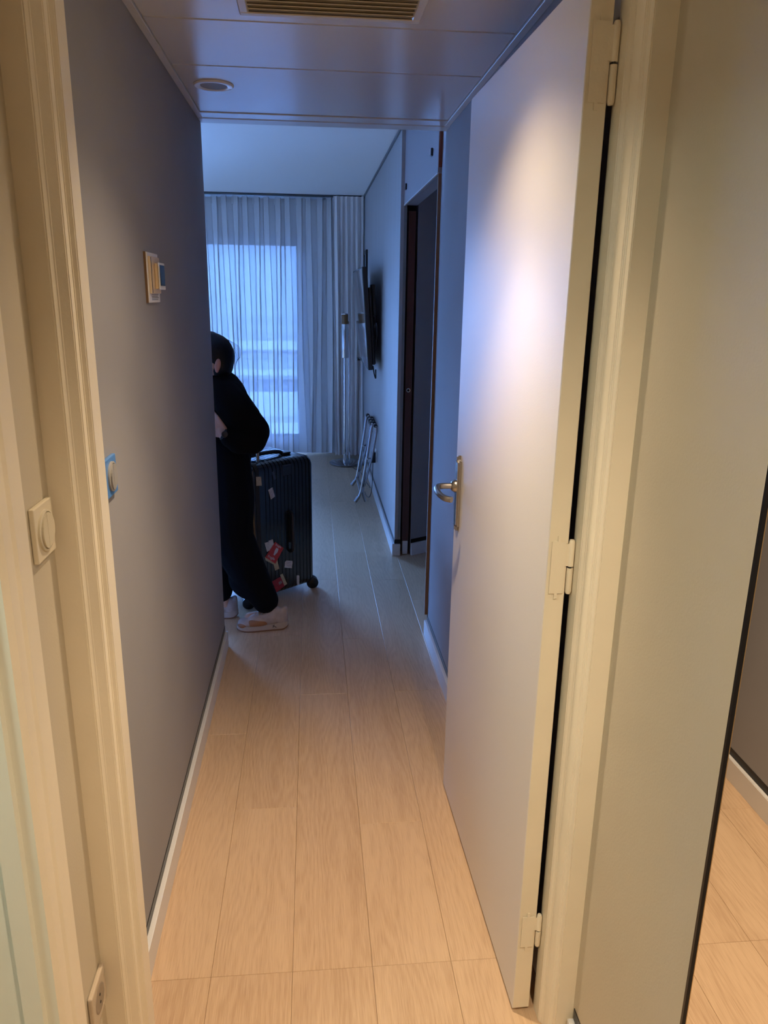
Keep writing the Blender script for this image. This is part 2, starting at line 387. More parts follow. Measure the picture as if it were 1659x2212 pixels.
structure(box('wall_bedroom', (XB - .1, Y_END_L - .1, 0), (XB, YW, ZR), M_ROOM), 'pale outer wall on the bed side of the bedroom', 'wall')
structure(box('ceiling', (XB - .1, 3.30, ZR), (1.45, YW + .2, ZR + .12), M_CEIL), 'smooth white bedroom ceiling', 'ceiling')
structure(box('trim_3', (XTV - .012, 3.42, ZR - .014), (XTV - .001, YW, ZR - .0005), mat('grey cornice', (0.16, 0.17, 0.19), 0.5)), 'narrow grey cornice strip over the television wall', 'trim')

# dropped corridor ceiling of lacquered panels
cc = structure(box('ceiling_corridor', (-1.7, -1.5, ZC + .03), (1.6, 3.28, ZR + .12), M_CEIL), 'dropped corridor ceiling of white lacquered panels', 'ceiling')
rows = [-1.4, -.55, .30, 0.98, 1.36, 1.73, 2.125, 2.52, 3.115, 3.17]
for a, b in zip(rows, rows[1:]):
    if b - a < 0.1: continue
    xa, xb = (XL + .022, XR - .022) if a > 1.3 else (-1.6, 1.5)
    bm = bmesh.new(); bm_box(bm, (xa, a + .0025, ZC), (xb, b - .0025, ZC + .02))
    bmesh.ops.bevel(bm, geom=[e for e in bm.edges if all(v.co.z < ZC + 1e-5 for v in e.verts)], offset=.003, segments=2, affect='EDGES')
    obj('ceiling_panel', bm, M_CEILP, cc)
box('panel_backing', (-1.6, -1.4, ZC + .021), (1.5, 3.2, ZC + .029), M_DARK, cc)
for xa, xb in ((XL + .0005, XL + .021), (XR - .021, XR - .0005)):
    box('edge_angle', (xa, 1.40, ZC - .004), (xb, 3.26, ZC + .02), M_TRIM, cc, .001)
box('end_trim', (XL + .0005, 3.118, ZC - .003), (XR - .0005, 3.20, ZC + .02), M_CEILP, cc, .002)
box('end_lip', (XL + .0005, 3.203, ZC - .005), (XR + .05, 3.29, ZC + .03), M_TRIM, cc, .004)

# vestibule walls
structure(prism('wall_vestibule_left', [(XVL, 1.352), (XVL, 1.02), (XVL - .09, 1.02), (XVL - .09, 1.352)], 0, ZR, M_CREAMW), 'narrow cream wall between two door frames with a switch and a socket', 'wall')
wvr = structure(prism('wall_vestibule_right', [(XVR, 1.352), (XVR, .8615), (.5602, .859), (.645, 1.00), (.645, 1.352)], 0, ZR, M_CREAMW), 'cream wall beside the hinge side of the door frame', 'wall')
prism('black_edge', [(XVR + .0002, .8613), (XVR + .0002, .856), (.5602, .8535), (.5602, .8588)], 0.0, ZR, M_BLACKGAP, wvr)
prism('brass_edge', [(.5604, .8588), (.5604, .8540), (.5617, .8540), (.5617, .8605)], 0.0, ZR, mat('brass', (0.55, 0.40, 0.2), 0.35, metal=0.8), wvr)
skirting('baseboard_vestibule', 'white plinth with black strip under the cream vestibule wall', (XVR, 1.245), (XVR, .8615), (-1, 0))
structure(box('wall_twin', (XT, -1.4, 0), (XT + .1, Y_END_R - .1, ZR), M_GREY), 'grey wall of the neighbouring corridor', 'wall')
skirting('baseboard_twin', 'white plinth with black strip in the neighbouring corridor', (XT, -1.38), (XT, Y_END_R - .1), (-1, 0))
structure(box('wall_near', (-1.7, -1.5, 0), (XT + .1, -1.4, ZR), M_CREAMW), 'cream wall at the back of the vestibule', 'wall')

# bathroom doorway on the left
structure(box('wall_bath_near', (XVL - .09, -1.4, 0), (XVL, .12, ZR), M_CREAMW), 'cream wall on the near side of the bathroom doorway', 'wall')
structure(box('wall_bath', (-1.70, -1.4, 0), (-1.60, 1.352, ZR), mat('white bathroom tile', (0.80, 0.81, 0.78), 0.3)), 'white bathroom wall beyond the doorway', 'wall')
structure(box('wall_bath_end', (-1.60, 1.27, 0), (XVL - .09, 1.352, ZR), MATS['white bathroom tile']), 'white end wall of the bathroom', 'wall')
t4 = structure(thing('trim_4', 'cream bathroom door frame with stepped moulding', 'door frame'), 'cream bathroom door frame with stepped moulding', 'door frame')
prism('casing', [(XVL - .001, 1.106), (XVL + .020, 1.106), (XVL + .020, 1.062), (XVL + .016, 1.056), (XVL + .016, 1.03), (XVL + .010, 1.018), (XVL - .001, 1.0185)], 0, 2.1, M_CREAM, t4)
M_GREENW = mat('cool lit frame paint', (0.80, 0.82, 0.74), 0.4, bump=.2, bscale=45)  # frame paint with the cool bathroom light put into its tint
prism('lining', [(XVL + .010, 1.0175), (XVL - .008, 1.0165), (XVL - .010, 1.006), (XVL - .040, 1.006), (XVL - .042, 1.016), (XVL - .09, 1.018), (XVL - .09, 1.0195), (XVL + .008, 1.0195)], 0, 2.1, M_GREENW, t4)
prism('casing', [(XVL - .001, .04), (XVL + .020, .04), (XVL + .020, .11), (XVL + .010, .125), (XVL - .001, .125)], 0, 2.1, M_CREAM, t4)
box('head', (XVL - .09, .121, 2.1), (XVL + .02, 1.10, 2.18), M_CREAM, t4)
box('head_wall', (XVL - .09, .121, 2.181), (XVL, 1.02, ZR), M_CREAMW, t4)

# corridor door frame
df = structure(thing('trim_5', 'cream painted corridor door frame with stepped mouldings', 'door frame'), 'cream painted corridor door frame with stepped mouldings', 'door frame')
def jamb(pts):
    bm = bmesh.new(); bm_prism(bm, pts, 0, 2.135); 
    bmesh.ops.bevel(bm, geom=[e for e in bm.edges if abs(e.verts[0].co.z - e.verts[1].co.z) > 1], offset=.0018, segments=2, affect='EDGES')
    return obj('jamb', bm, M_CREAM, df)
jamb([(XVL - .002, 1.266), (-.400, 1.264), (-.394, 1.272), (-.3775, 1.2815), (-.3765, 1.298), (-.3675, 1.3035), (-.3665, 1.351), (XVL - .002, 1.351)])
jamb([(.500, 1.351), (.500, 1.3085), (.5075, 1.302), (.512, 1.274), (.5165, 1.270), (.5175, 1.254), (XVR + .002, 1.2525), (XVR + .002, 1.351)])
box('head', (XVL - .002, 1.255, 2.135), (XVR + .002, 1.351, 2.20), M_CREAM, df)
box('head_wall', (XVL - .08, 1.27, 2.2005), (XVR + .06, 1.351, ZR), M_CREAMW, df)

# ================================================================== ENTRANCE DOOR
ang = math.atan2(0.019, 0.845)
dr = structure(thing('door_1', 'open white corridor door with brushed nickel lever handle', 'door', (0.446, 1.337, 0), ang), 'open white corridor door with brushed nickel lever handle', 'door')
bm = bmesh.new(); bm_box(bm, (0, 0, .009), (.040, .848, 2.10), .0015)
for f in bm.faces:
    c = f.calc_center_median()
    f.material_index = 0 if c.x < .002 or c.y > .84 else 1
obj('leaf', bm, [M_LEAF, M_CREAM], dr)
def local(p): return dr.matrix_basis.inverted() @ Vector(p)
bpy.context.view_layer.update()
# handle: long plate, collar, return lever
hy, hz = .792, 1.041
bm = bmesh.new(); bm_box(bm, (-.0115, hy - .019, hz - .114), (-.0002, hy + .019, hz + .114))
bmesh.ops.bevel(bm, geom=[e for e in bm.edges if abs(e.verts[0].co.x - e.verts[1].co.x) > .005], offset=.016, segments=5, affect='EDGES')
bmesh.ops.bevel(bm, geom=[e for e in bm.edges if all(v.co.x < -.011 for v in e.verts)], offset=.004, segments=2, affect='EDGES')
pl = obj('handle_plate', bm, M_STEEL, dr, True, 40)
bm = bmesh.new(); bm_lathe(bm, [(0, .0), (.0042, .0), (.0042, .0006), (0, .0006)], 16, (-.0117, hy, hz + .095), (-1, 0, 0)); obj('screw', bm, M_BLACK, pl)
lz = 1.064
bm = bmesh.new(); bm_lathe(bm, [(.019, .0118), (.0185, .016), (.014, .024), (.0105, .026)], 24, (0, hy, lz), (-1, 0, 0)); obj('collar', bm, M_STEEL, pl, True, 40)
bm = bmesh.new(); bm_tube(bm, bez([(-.022, hy, lz), (-.05, hy, lz), (-.066, hy - .008, lz), (-.073, hy - .03, lz - .003), (-.072, hy - .062, lz - .008), (-.062, hy - .092, lz - .012), (-.045, hy - .108, lz - .013)], 6), .0088, 14)
obj('lever', bm, M_STEEL, dr, True, 40)
# hinges
M_HINGE = mat('painted hinge', (0.80, 0.74, 0.61), 0.42, bump=.5, bscale=90)
for zc, hh in ((1.966, .062), (1.099, .056), (.229, .044)):
    bm = bmesh.new(); bm_box(bm, (-.040, -.0020, -hh - .008), (-.012, .0, hh + .008))
    bmesh.ops.bevel(bm, geom=[e for e in bm.edges if abs(e.verts[0].co.y - e.verts[1].co.y) > .001], offset=.011, segments=4, affect='EDGES')
    k = obj('hinge', bm, M_HINGE, dr); k.location = (.047, -.001, zc)
    bm = bmesh.new(); bm_lathe(bm, [(0, -hh), (.0045, -hh + .001), (.0062, -hh + .006), (.0062, -.002), (0, -.002)], 16, (0, 0.002, 0)); obj('knuckle', bm, M_HINGE, k, True, 40)
    bm = bmesh.new(); bm_lathe(bm, [(0, .002), (.0062, .002), (.0062, hh - .006), (.0045, hh - .001), (0, hh)], 16, (0, 0.002, 0)); obj('knuckle', bm, M_HINGE, k, True, 40)
    bm = bmesh.new(); bm_lathe(bm, [(0, -.003), (.0035, -.003), (.0035, .003), (0, .003)], 12, (0, 0.002, 0)); obj('pin', bm, M_BLACK, k)
    bm = bmesh.new(); bm_box(bm, (-.012, -.0012, .003), (-.003, .0012, hh - .008)); obj('hinge_leaf', bm, M_HINGE, k)
# ================================================================== CEILING FITTINGS
def downlight(loc, label, lit, energy=0, size=116, colr=WARM, beam=0):
    t = thing('downlight', label, 'downlight', loc, 0, 'recessed ceiling downlights')
    bm = bmesh.new(); bm_lathe(bm, [(.042, .02), (.042, -.002), (.046, -.005), (.060, -.005), (.064, -.0005), (.064, .0)], 40); obj('ring', bm, M_WHITE, t, True, 40)
    bm = bmesh.new(); bm_lathe(bm, [(0, -.0035), (.0415, -.0035), (.0415, .010), (0, .010)], 32)
    obj('lens', bm, mat('lit lens', (1, 1, 1), .5, emit=colr, estr=25) if lit else mat('unlit frosted lens', (0.30, 0.28, 0.25), .6), t)
    if lit:
        l = bpy.data.lights.new('lamp', 'SPOT'); l.energy = energy; l.color = colr; l.spot_size = math.radians(size); l.spot_blend = .8; l.shadow_soft_size = .035
        lo = bpy.data.objects.new('lamp', l); col.objects.link(lo); lo.parent = t; lo.location = (0, 0, -.012)
        if beam:       # reflector bulb: narrow bright beam inside a wide weak spill
            l2 = l.copy(); l2.energy = beam; l2.spot_size = math.radians(72); l2.spot_blend = .85
            lo2 = bpy.data.objects.new('lamp_beam', l2); col.objects.link(lo2); lo2.parent = t; lo2.location = (0, 0, -.012)
    return t
downlight((-.302, 2.735, ZC - .0005), 'unlit white downlight in the corridor ceiling beside the thermostat wall', False)
downlight((.10, 1.585, ZC - .0005), 'lit downlight over the open white door', True, LAMP_MAIN, beam=82)
downlight((.44, .16, ZC - .0005), 'lit downlight over the vestibule', True, LAMP_HALL, 134)
downlight((1.02, 1.45, ZC - .0005), 'lit downlight in the neighbouring corridor', True, LAMP_TWIN, beam=90)
bl = thing('ceiling_lamp', 'round cool white bathroom ceiling lamp', 'lamp', (-1.0, .55, ZC - .0005))
bm = bmesh.new(); bm_lathe(bm, [(.13, 0), (.13, -.03), (.12, -.034), (.12, 0)], 40); obj('rim', bm, M_WHITE, bl, True, 40)
bm = bmesh.new(); bm_lathe(bm, [(0, -.045), (.07, -.042), (.118, -.030), (.118, -.002)], 40); obj('diffuser', bm, mat('cool diffuser', (1, 1, 1), .5, emit=(.86, 1.0, .86), estr=LAMP_BATH), bl, True)

vt = thing('vent_grille', 'white slatted air grille in the corridor ceiling', 'vent', (.054, 1.905, ZC - .0005))
VW, VD = .213, .150
def frame_bar(nm, lo, hi): box(nm, lo, hi, M_TRIM, vt, .003)
frame_bar('grille_frame', (-VW, VD - .022, -.010), (VW, VD, 0)); frame_bar('grille_frame', (-VW, -VD, -.010), (VW, -VD + .022, 0))
frame_bar('grille_frame', (-VW, -VD + .0225, -.010), (-VW + .022, VD - .0225, 0)); frame_bar('grille_frame', (VW - .022, -VD + .0225, -.010), (VW, VD - .0225, 0))
nsl = 10
for i in range(nsl):
    y = -VD + .036 + i * (2 * VD - .072) / (nsl - 1)
    bm = bmesh.new(); bm_box(bm, (-VW + .0235, -.010, -.0012), (VW - .0235, .010, .0012))
    bmesh.ops.rotate(bm, verts=bm.verts[:], matrix=Matrix.Rotation(math.radians(24), 3, 'X')); bmesh.ops.translate(bm, verts=bm.verts[:], vec=(0, y, -.012))
    obj('slat', bm, M_CREAMW, vt)
box('grille_void', (-VW + .023, -VD + .023, -.0035), (VW - .023, VD - .023, -.001), mat('duct shade brown', (.30, .25, .17), .8), vt)  # flat brown plate stands in for the dim open duct

# ================================================================== WALL FITTINGS
def wall_switch(label, x, y, z, wd, ht, pm, dm, round_r, side=1):
    t = thing('light_switch', label, 'switch', (x, y, z))
    box('face_plate', (.0003, -wd / 2, -ht / 2), (.009, wd / 2, ht / 2), pm, t, .002, 2)
    bm = bmesh.new(); bm_lathe(bm, [(0, .0085), (round_r, .0085), (round_r, .0125), (round_r * .9, .0135), (round_r * .88, .0105), (0, .0105)], 36, (0, 0, 0), (1, 0, 0)); obj('round_insert', bm, dm, t, True, 30)
    # rocker: a tilted disc split down the middle
    bm = bmesh.new()
    for sgn in (-1, 1):
        pts = [(round_r * .85 * math.cos(a), round_r * .85 * math.sin(a)) for a in [PI / 2 * sgn * 0 + (-PI / 2 + PI * i / 14) * 1 for i in range(15)]]
        vs = []; top = []
        for c, s_ in pts:
            yy = sgn * (abs(c) * 1.0 + .0006); h = .0108 + (.0035 if sgn < 0 else .001) * (abs(c) / round_r)
            top.append(bm.verts.new((h + .003, yy, s_))); vs.append(bm.verts.new((.0102, yy, s_)))
        bm.faces.new(top if sgn > 0 else top[::-1])
        for i in range(15): bm.faces.new((vs[i], vs[(i + 1) % 15], top[(i + 1) % 15], top[i]))
    bmesh.ops.recalc_face_normals(bm, faces=bm.faces[:]); obj('rocker', bm, dm, t)
    return t
M_BLUEFILM = mat('blue protective film', (0.10, 0.26, 0.62), 0.3)
M_GREYDIAL = mat('grey dial', (0.34, 0.33, 0.31), .45)
wall_switch('square switch under blue film with a grey round rocker', XL, 1.555, 1.235, .082, .080, M_BLUEFILM, M_GREYDIAL, .031)
wall_switch('square cream switch with a round rocker between the door frames', XVL, 1.209, 1.228, .084, .090, mat('cream switch', (0.66, 0.60, 0.47), .4), mat('cream switch dial', (0.60, 0.55, 0.43), .3), .034)
so = thing('wall_socket', 'chrome edged socket low between the door frames', 'socket', (XVL, 1.212, .262))
box('face_plate', (.0003, -.043, -.043), (.010, .043, .043), mat('glossy taupe plate', (0.50, 0.42, 0.33), .15, spec=.8), so, .003, 2)
bm = bmesh.new(); bm_lathe(bm, [(.028, .0102), (.026, .011), (.022, .0108), (0, .0104)], 32, (0, 0, 0), (1, 0, 0)); obj('outlet_well', bm, mat('taupe well', (0.28, 0.23, 0.18), .4), so, True, 40)
for dz in (-.009, .009):
    bm = bmesh.new(); bm_lathe(bm, [(0, .0108), (.0028, .0108), (.0028, .0112), (0, .0112)], 12, (0, 0, dz), (1, 0, 0)); obj('pin_hole', bm, M_DARK, so)

# thermostat on the left wall
th = thing('thermostat', 'white and beige thermostat box with a dark display on the grey wall', 'thermostat', (XL, 2.14, 1.635))
box('back_plate', (.0003, -.082, -.063), (.008, .062, .062), M_WHITE, th, .002, 2)
box('plate_edge', (.0003, -.0845, -.063), (.006, -.0825, .062), M_BROWN, th)
box('side_cover', (.0082, -.072, -.040), (.014, .050, .052), M_BEIGE, th, .001)
box('body', (.0142, -.028, -.028), (.024, .045, .036), M_BEIGE, th, .002)
box('white_bezel', (.0242, -.030, -.030), (.027, .048, .038), M_WHITE, th, .001)
box('display', (.0272, -.022, -.020), (.0282, .040, .032), mat('green black display', (0.01, 0.02, 0.02), .15), th)
box('slot', (.0142, -.066, -.038), (.0148, -.062, .050), M_BLACK, th)
tx = mat('faded print', (0.30, 0.30, 0.32), .6)
for i in range(4): box('text_line', (.0081, -.05, -.043 - .0045 * i), (.0084, .04 - .008 * (i % 2), -.0407 - .0045 * i), tx, th)
# ================================================================== BEDROOM
# sheer curtain: pinch pleats every 10 cm, stopped short to let in more sky light
def cloth(name, x0, x1, yc, z0, z1, pitch, amp, m, parent, seed, nx=12, nz=34, flare=0.0, heading=False, jit=.3):
    r = random.Random(seed); n = int(round((x1 - x0) / pitch)); cols = n * nx
    ph = [r.uniform(-jit, jit) for _ in range(n + 2)]; am = [r.uniform(.65, 1.25) for _ in range(n + 2)]; dr_ = [r.uniform(-1, 1) for _ in range(n + 2)]
    verts = []; faces = []
    for j in range(nz + 1):
        v = j / nz; z = z1 + (z0 - z1) * v
        for i in range(cols + 1):
            u = i / nx; k = int(u); f = u - k
            sm = f * f * (3 - 2 * f)
            phase = ph[k] * (1 - sm) + ph[k + 1] * sm; a = am[k] * (1 - sm) + am[k + 1] * sm; d = dr_[k] * (1 - sm) + dr_[k + 1] * sm
            grow = .55 + .45 * min(1, v * 4)
            th_ = 2 * PI * u + phase * (0.3 + 2.4 * v) + .5 * math.sin(3.1 * u + 5 * v)
            y = yc + amp * a * grow * math.sin(th_) + .25 * amp * math.sin(2.3 * th_ + 7 * v) * v + flare * v * v
            x = x0 + u * pitch + .16 * pitch * math.sin(2 * th_) + d * pitch * .35 * v * v
            zz = z
            if heading and j == 0: zz = z1 - .022 * (0.5 + 0.5 * math.cos(2 * PI * u)) ** 0.7
            verts.append((x, y, zz))
    W = cols + 1
    for j in range(nz):
        for i in range(cols): faces.append((j * W + i, j * W + i + 1, (j + 1) * W + i + 1, (j + 1) * W + i))
    me = bpy.data.meshes.new(name); me.from_pydata(verts, [], faces); me.materials.append(m)
    for p in me.polygons: p.use_smooth = True
    o = bpy.data.objects.new(name, me); col.objects.link(o); o.parent = parent; return o
sh = thing('sheer_curtain', 'translucent white sheer curtain hanging over the right part of the window', 'curtain', (0, 0, 0))
cloth('voile', -1.24, .23, 7.685, .03, ZR - .013, .098, .020, M_SHEER, sh, 4, heading=True)
tr_ = box('hem_tape', (-1.24, 7.690, ZR - .09), (.22, 7.692, ZR - .034), M_SHEER, sh)
dpz = thing('drape', 'heavy taupe drape gathered in folds beside the television wall', 'curtain', (0, 0, 0))
cloth('drape_cloth', .215, .500, 7.575, .035, ZR - .012, .048, .032, M_DRAPE, dpz, 11, nx=12, flare=-.03, jit=.5)
rail = tag(box('curtain_rail', (XB + .05, 7.60, ZR - .009), (XTV - .03, 7.72, ZR - .0005), mat('dark rail', (.04, .04, .045), .4), None, .002), 'dark double curtain rail fixed under the bedroom ceiling', 'curtain rail')

# television on a tilted wall mount
tv = thing('television', 'black flat television tilted out from the wall on a bracket', 'television', (0, 0, 0))
tvroot = Matrix.Translation((.398, 6.22, 1.43)) @ Matrix.Rotation(math.radians(-3.9), 4, 'Y')
tv.matrix_basis = tvroot
M_SCREEN = mat('tv screen', (0.012, 0.012, 0.014), .09, spec=.9, coat=.6)
M_TVB = mat('tv housing', (0.008, 0.008, 0.009), .45)
box('housing', (-.012, -.62, -.362), (.022, .62, .362), M_TVB, tv, .003)
box('screen', (-.0138, -.61, -.348), (-.0122, .61, .352), M_SCREEN, tv)
box('rear_case', (.0222, -.575, -.33), (.050, .50, .22), M_TVB, tv, .008)
def inv(m, p): return m.inverted() @ Vector(p)
bkt = box('wall_bracket', (.0522, -.22, -.18), (.066, .22, .06), M_TVB, tv)
box('bracket_arm', (.066, -.42, -.06), (.070, .10, .01), M_TVB, bkt)
box('cable_box', (.0522, -.56, .02), (.076, -.38, .24), M_TVB, tv, .004)
bm = bmesh.new(); bm_tube(bm, bez([(.05, -.50, .22), (.072, -.52, .14), (.075, -.50, .03), (.055, -.50, -.1), (.070, -.56, -.03), (.07, -.56, -.12), (.05, -.55, -.25)], 8), .0025, 6); obj('cable', bm, mat('grey cable', (.12, .12, .13), .5), tv, True)
bm = bmesh.new(); bm_tube(bm, bez([(.03, -.54, -.34), (.035, -.555, -.40), (.045, -.54, -.43), (.05, -.52, -.37)], 8), .005, 6); obj('cable_loop', bm, M_TVB, tv, True)
box('ir_foot', (-.030, .40, -.375), (.012, .55, -.362), M_TVB, tv)

pf = thing('picture_frame', 'small black framed picture on the wall behind the television', 'picture', (XTV - .0005, 7.28, 1.74))
for lo, hi in (((-.016, -.15, .215), (0, .15, .25)), ((-.016, -.15, -.25), (0, .15, -.215)), ((-.016, -.15, -.2145), (0, -.115, .2145)), ((-.016, .115, -.2145), (0, .15, .2145))):
    box('frame_bar', lo, hi, M_BLACK, pf, .002)
box('print', (-.008, -.1145, -.2145), (-.005, .1145, .2145), mat('grey blue print', (.20, .22, .25), .5, var=.4, vscale=9), pf)

# floor lamp
fl = thing('floor_lamp', 'slim chrome floor lamp with a tube head on a round base', 'floor lamp', (.335, 7.28, 0))
bm = bmesh.new(); bm_lathe(bm, [(0, .0005), (.172, .0005), (.176, .006), (.176, .016), (.170, .021), (.05, .024), (0, .024)], 48); obj('base', bm, mat('dark chrome', (.30, .30, .32), .1, metal=1), fl, True, 40)
bm = bmesh.new(); bm_tube(bm, [(-.026, -.03, .022), (-.026, -.03, 1.04)], .013, 16); obj('pole', bm, M_CHROME, fl, True, 40)
bm = bmesh.new(); bm_tube(bm, [(.016, -.01, .022), (.016, -.01, 1.36)], .011, 16); obj('pole', bm, M_CHROME, fl, True, 40)
bm = bmesh.new(); bm_lathe(bm, [(0, 1.025), (.028, 1.025), (.030, 1.03), (.030, 1.425), (.026, 1.43), (.024, 1.30), (0, 1.30)], 28, (-.026, -.03, 0)); hd = obj('lamp_head', bm, M_CHROME, fl, True, 40)
bm = bmesh.new(); bm_lathe(bm, [(.0305, 1.335), (.0308, 1.336), (.0308, 1.42), (.0305, 1.421)], 28, (-.026, -.03, 0)); obj('reflection_band', bm, mat('brown reflection', (.22, .12, .05), .2), hd, True, 40)  # brown reflection on the chrome head, painted as a band
bm = bmesh.new(); bm_tube(bm, [(-.026, -.045, .022), (-.026, -.045, .10)], .018, 14); obj('foot_socket', bm, M_CHROME, fl, True, 40)
tube('power_cord', bez([(.02, -.10, .018), (.05, -.22, .006), (.09, -.33, .006), (.11, -.45, .006), (.125, -.70, .006), (.150, -1.0, .010)], 8), .003, M_BLACK, fl, 6)

M_RACK = mat('darker chrome', (.40, .40, .43), .14, metal=1)  # chrome in a darker tone than the floor lamp's
# folded luggage rack leaning on the wall
rk = thing('luggage_rack', 'folded chrome luggage rack leaning against the wall under the television', 'luggage rack', (0, 0, 0))
for yy in (5.82, 6.36):
    s_ = 1 if yy < 6 else -1
    tube('frame_leg', bez([(.462, yy, .628), (.452, yy + .0, .58), (.424, yy, .38), (.385, yy, .14), (.370, yy, .075), (.350, yy, .035), (.332, yy, .013)], 5), .0115, M_RACK, rk)
    tube('frame_leg', bez([(.494, yy + .012, .606), (.492, yy + .012, .55), (.455, yy + .012, .34), (.402, yy + .012, .14), (.392, yy + .012, .085), (.400, yy + .012, .045), (.412, yy + .012, .010)], 5), .0095, M_RACK, rk)
    tube('leg_sleeve', [(.361, yy, .055), (.331, yy, .013)], .0155, M_RACK, rk)
    tube('pivot', [(.425, yy - .012, .36), (.452, yy + .026, .36)], .006, M_RACK, rk, 8)
tube('top_bar', [(.462, 5.81, .628), (.462, 6.37, .628)], .0115, M_RACK, rk)
tube('top_bar', [(.494, 5.83, .606), (.494, 6.38, .606)], .0100, M_RACK, rk)
tube('lower_bar', [(.371, 5.82, .080), (.371, 6.36, .080)], .008, M_RACK, rk)
M_STRAP = mat('black strap', (.02, .02, .022), .7)
for k in range(4):
    y = 5.90 + k * .13
    for px_, pz_, rr in ((.462, .628, .0118), (.494, .606, .0103)):
        bm = bmesh.new(); bm_lathe(bm, [(rr, -.02), (rr + .004, -.02), (rr + .004, .02), (rr, .02), (rr, -.02)], 20, (px_, y, pz_), (0, 1, 0)); obj('strap_loop', bm, M_STRAP, rk)
    bm = bmesh.new(); bm_box(bm, (.468, y - .018, .56), (.4695, y + .018, .62)); obj('strap', bm, M_STRAP, rk)
sk = thing('power_socket', 'white wall socket with a black adapter behind the luggage rack', 'socket', (XTV - .0003, 5.95, .36))
box('face_plate', (-.010, -.042, -.05), (0, .042, .05), M_WHITE, sk, .002)
box('adapter', (-.045, -.036, -.055), (-.0102, .010, .03), M_BLACK, sk, .004)
tube('adapter_cord', bez([(-.030, -.014, -.05), (-.034, -.03, -.15), (-.04, -.06, -.25), (-.055, -.04, -.33), (-.075, .05, -.352), (-.08, .2, -.352)], 8), .003, M_BLACK, sk, 6)

# ================================================================== SUITCASE
e1 = Vector((.76, .65, 0)).normalized(); e2 = Vector((-e1.y, e1.x, 0))
SC = Vector((-.147, 3.868, 0)) + e2 * .185
ct = thing('trunk_suitcase', 'dark ribbed hard shell trunk suitcase with luggage stickers', 'suitcase', SC, math.atan2(e1.y, e1.x))
CX0, CX1, HY, CZ0, CZ1, RR = -.225, .205, .185, .040, .770, .045
M_SHELL = mat('dark navy shell', (0.013, 0.019, 0.025), .13, spec=.8)
def ring_prof(inset, n=7):
    """rounded rectangle in y-z"""
    y0, y1, z0, z1 = -HY + inset, HY - inset, CZ0 + inset, CZ1 - inset; r = max(.006, RR - inset * .4); out = []
    for (cy_, cz_, a0) in ((y1 - r, z1 - r, 0), (y0 + r, z1 - r, PI / 2), (y0 + r, z0 + r, PI), (y1 - r, z0 + r, 1.5 * PI)):
        for i in range(n): a = a0 + PI / 2 * i / (n - 1); out.append((cy_ + r * math.cos(a), cz_ + r * math.sin(a)))
    return out
st = []
xs = CX0
er = .042
for i in range(8):
    t_ = i / 7 * PI / 2; st.append((CX0 + er * (1 - math.cos(t_)), er * (1 - math.sin(t_))))
x = CX0 + er
gp = .0245
while x < CX1 - er - gp * .6:
    x += gp - .008
    if -.200 < x < -.140: st.append((x, 0)); continue
    st += [(x, 0), (x + .002, .0032), (x + .005, .0032), (x + .007, 0)]; x += .008
for i in range(8):
    t_ = i / 7 * PI / 2; st.append((CX1 - er * (1 - math.sin(t_)), er * (1 - math.cos(t_))))
st.sort(key=lambda s: s[0])
bm = bmesh.new(); rings = []
for xx, ins in st: rings.append([bm.verts.new((xx, a, b)) for a, b in ring_prof(ins)])
for A, B in zip(rings, rings[1:]):
    n = len(A)
    for k in range(n): bm.faces.new((A[k], A[(k + 1) % n], B[(k + 1) % n], B[k]))
bm.faces.new(rings[0][::-1]); bm.faces.new(rings[-1]); bmesh.ops.recalc_face_normals(bm, faces=bm.faces[:])
obj('shell', bm, M_SHELL, ct, True, 25)
bm = bmesh.new(); A = [bm.verts.new((-.190, a * 1.012, .42 + (b - .42) * 1.006)) for a, b in ring_prof(0)]; B = [bm.verts.new((-.166, a * 1.012, .42 + (b - .42) * 1.006)) for a, b in ring_prof(0)]
n = len(A)
for k in range(n): bm.faces.new((A[k], A[(k + 1) % n], B[(k + 1) % n], B[k]))
obj('frame_band', bm, mat('dark bronze frame', (.035, .022, .012), .4, metal=.4), ct, True, 30)
FY = -HY - .0006
def face_px(p):
    w0 = SC + e2 * FY; q = px_plane(p, w0, e2) - SC; return (q.dot(e1), q.z)
# front carry handle
hx0, hz0 = face_px((624, 1105)); hx1, hz1 = face_px((628, 1190)); hx = (hx0 + hx1) / 2
box('handle_recess', (hx - .008, FY - .001, hz1 + .05), (hx + .026, FY, hz0 - .03), M_DARK, ct)
ch = obj('carry_handle', (lambda b: (bm_tube(b, bez([(hx, FY, hz0), (hx, FY - .022, hz0 - .012), (hx, FY - .026, hz0 - .04), (hx, FY - .026, (hz0 + hz1) / 2), (hx, FY - .026, hz1 + .04), (hx, FY - .022, hz1 + .012), (hx, FY, hz1)], 5), .010, 10), b)[1])(bmesh.new()), M_BLACK, ct, True, 40)
# latch patch on the top front edge
box('latch_plate', (-.02, -HY - .002, CZ1 - .085), (.045, -HY + .03, CZ1 - .025), M_SHELL, ct, .004)
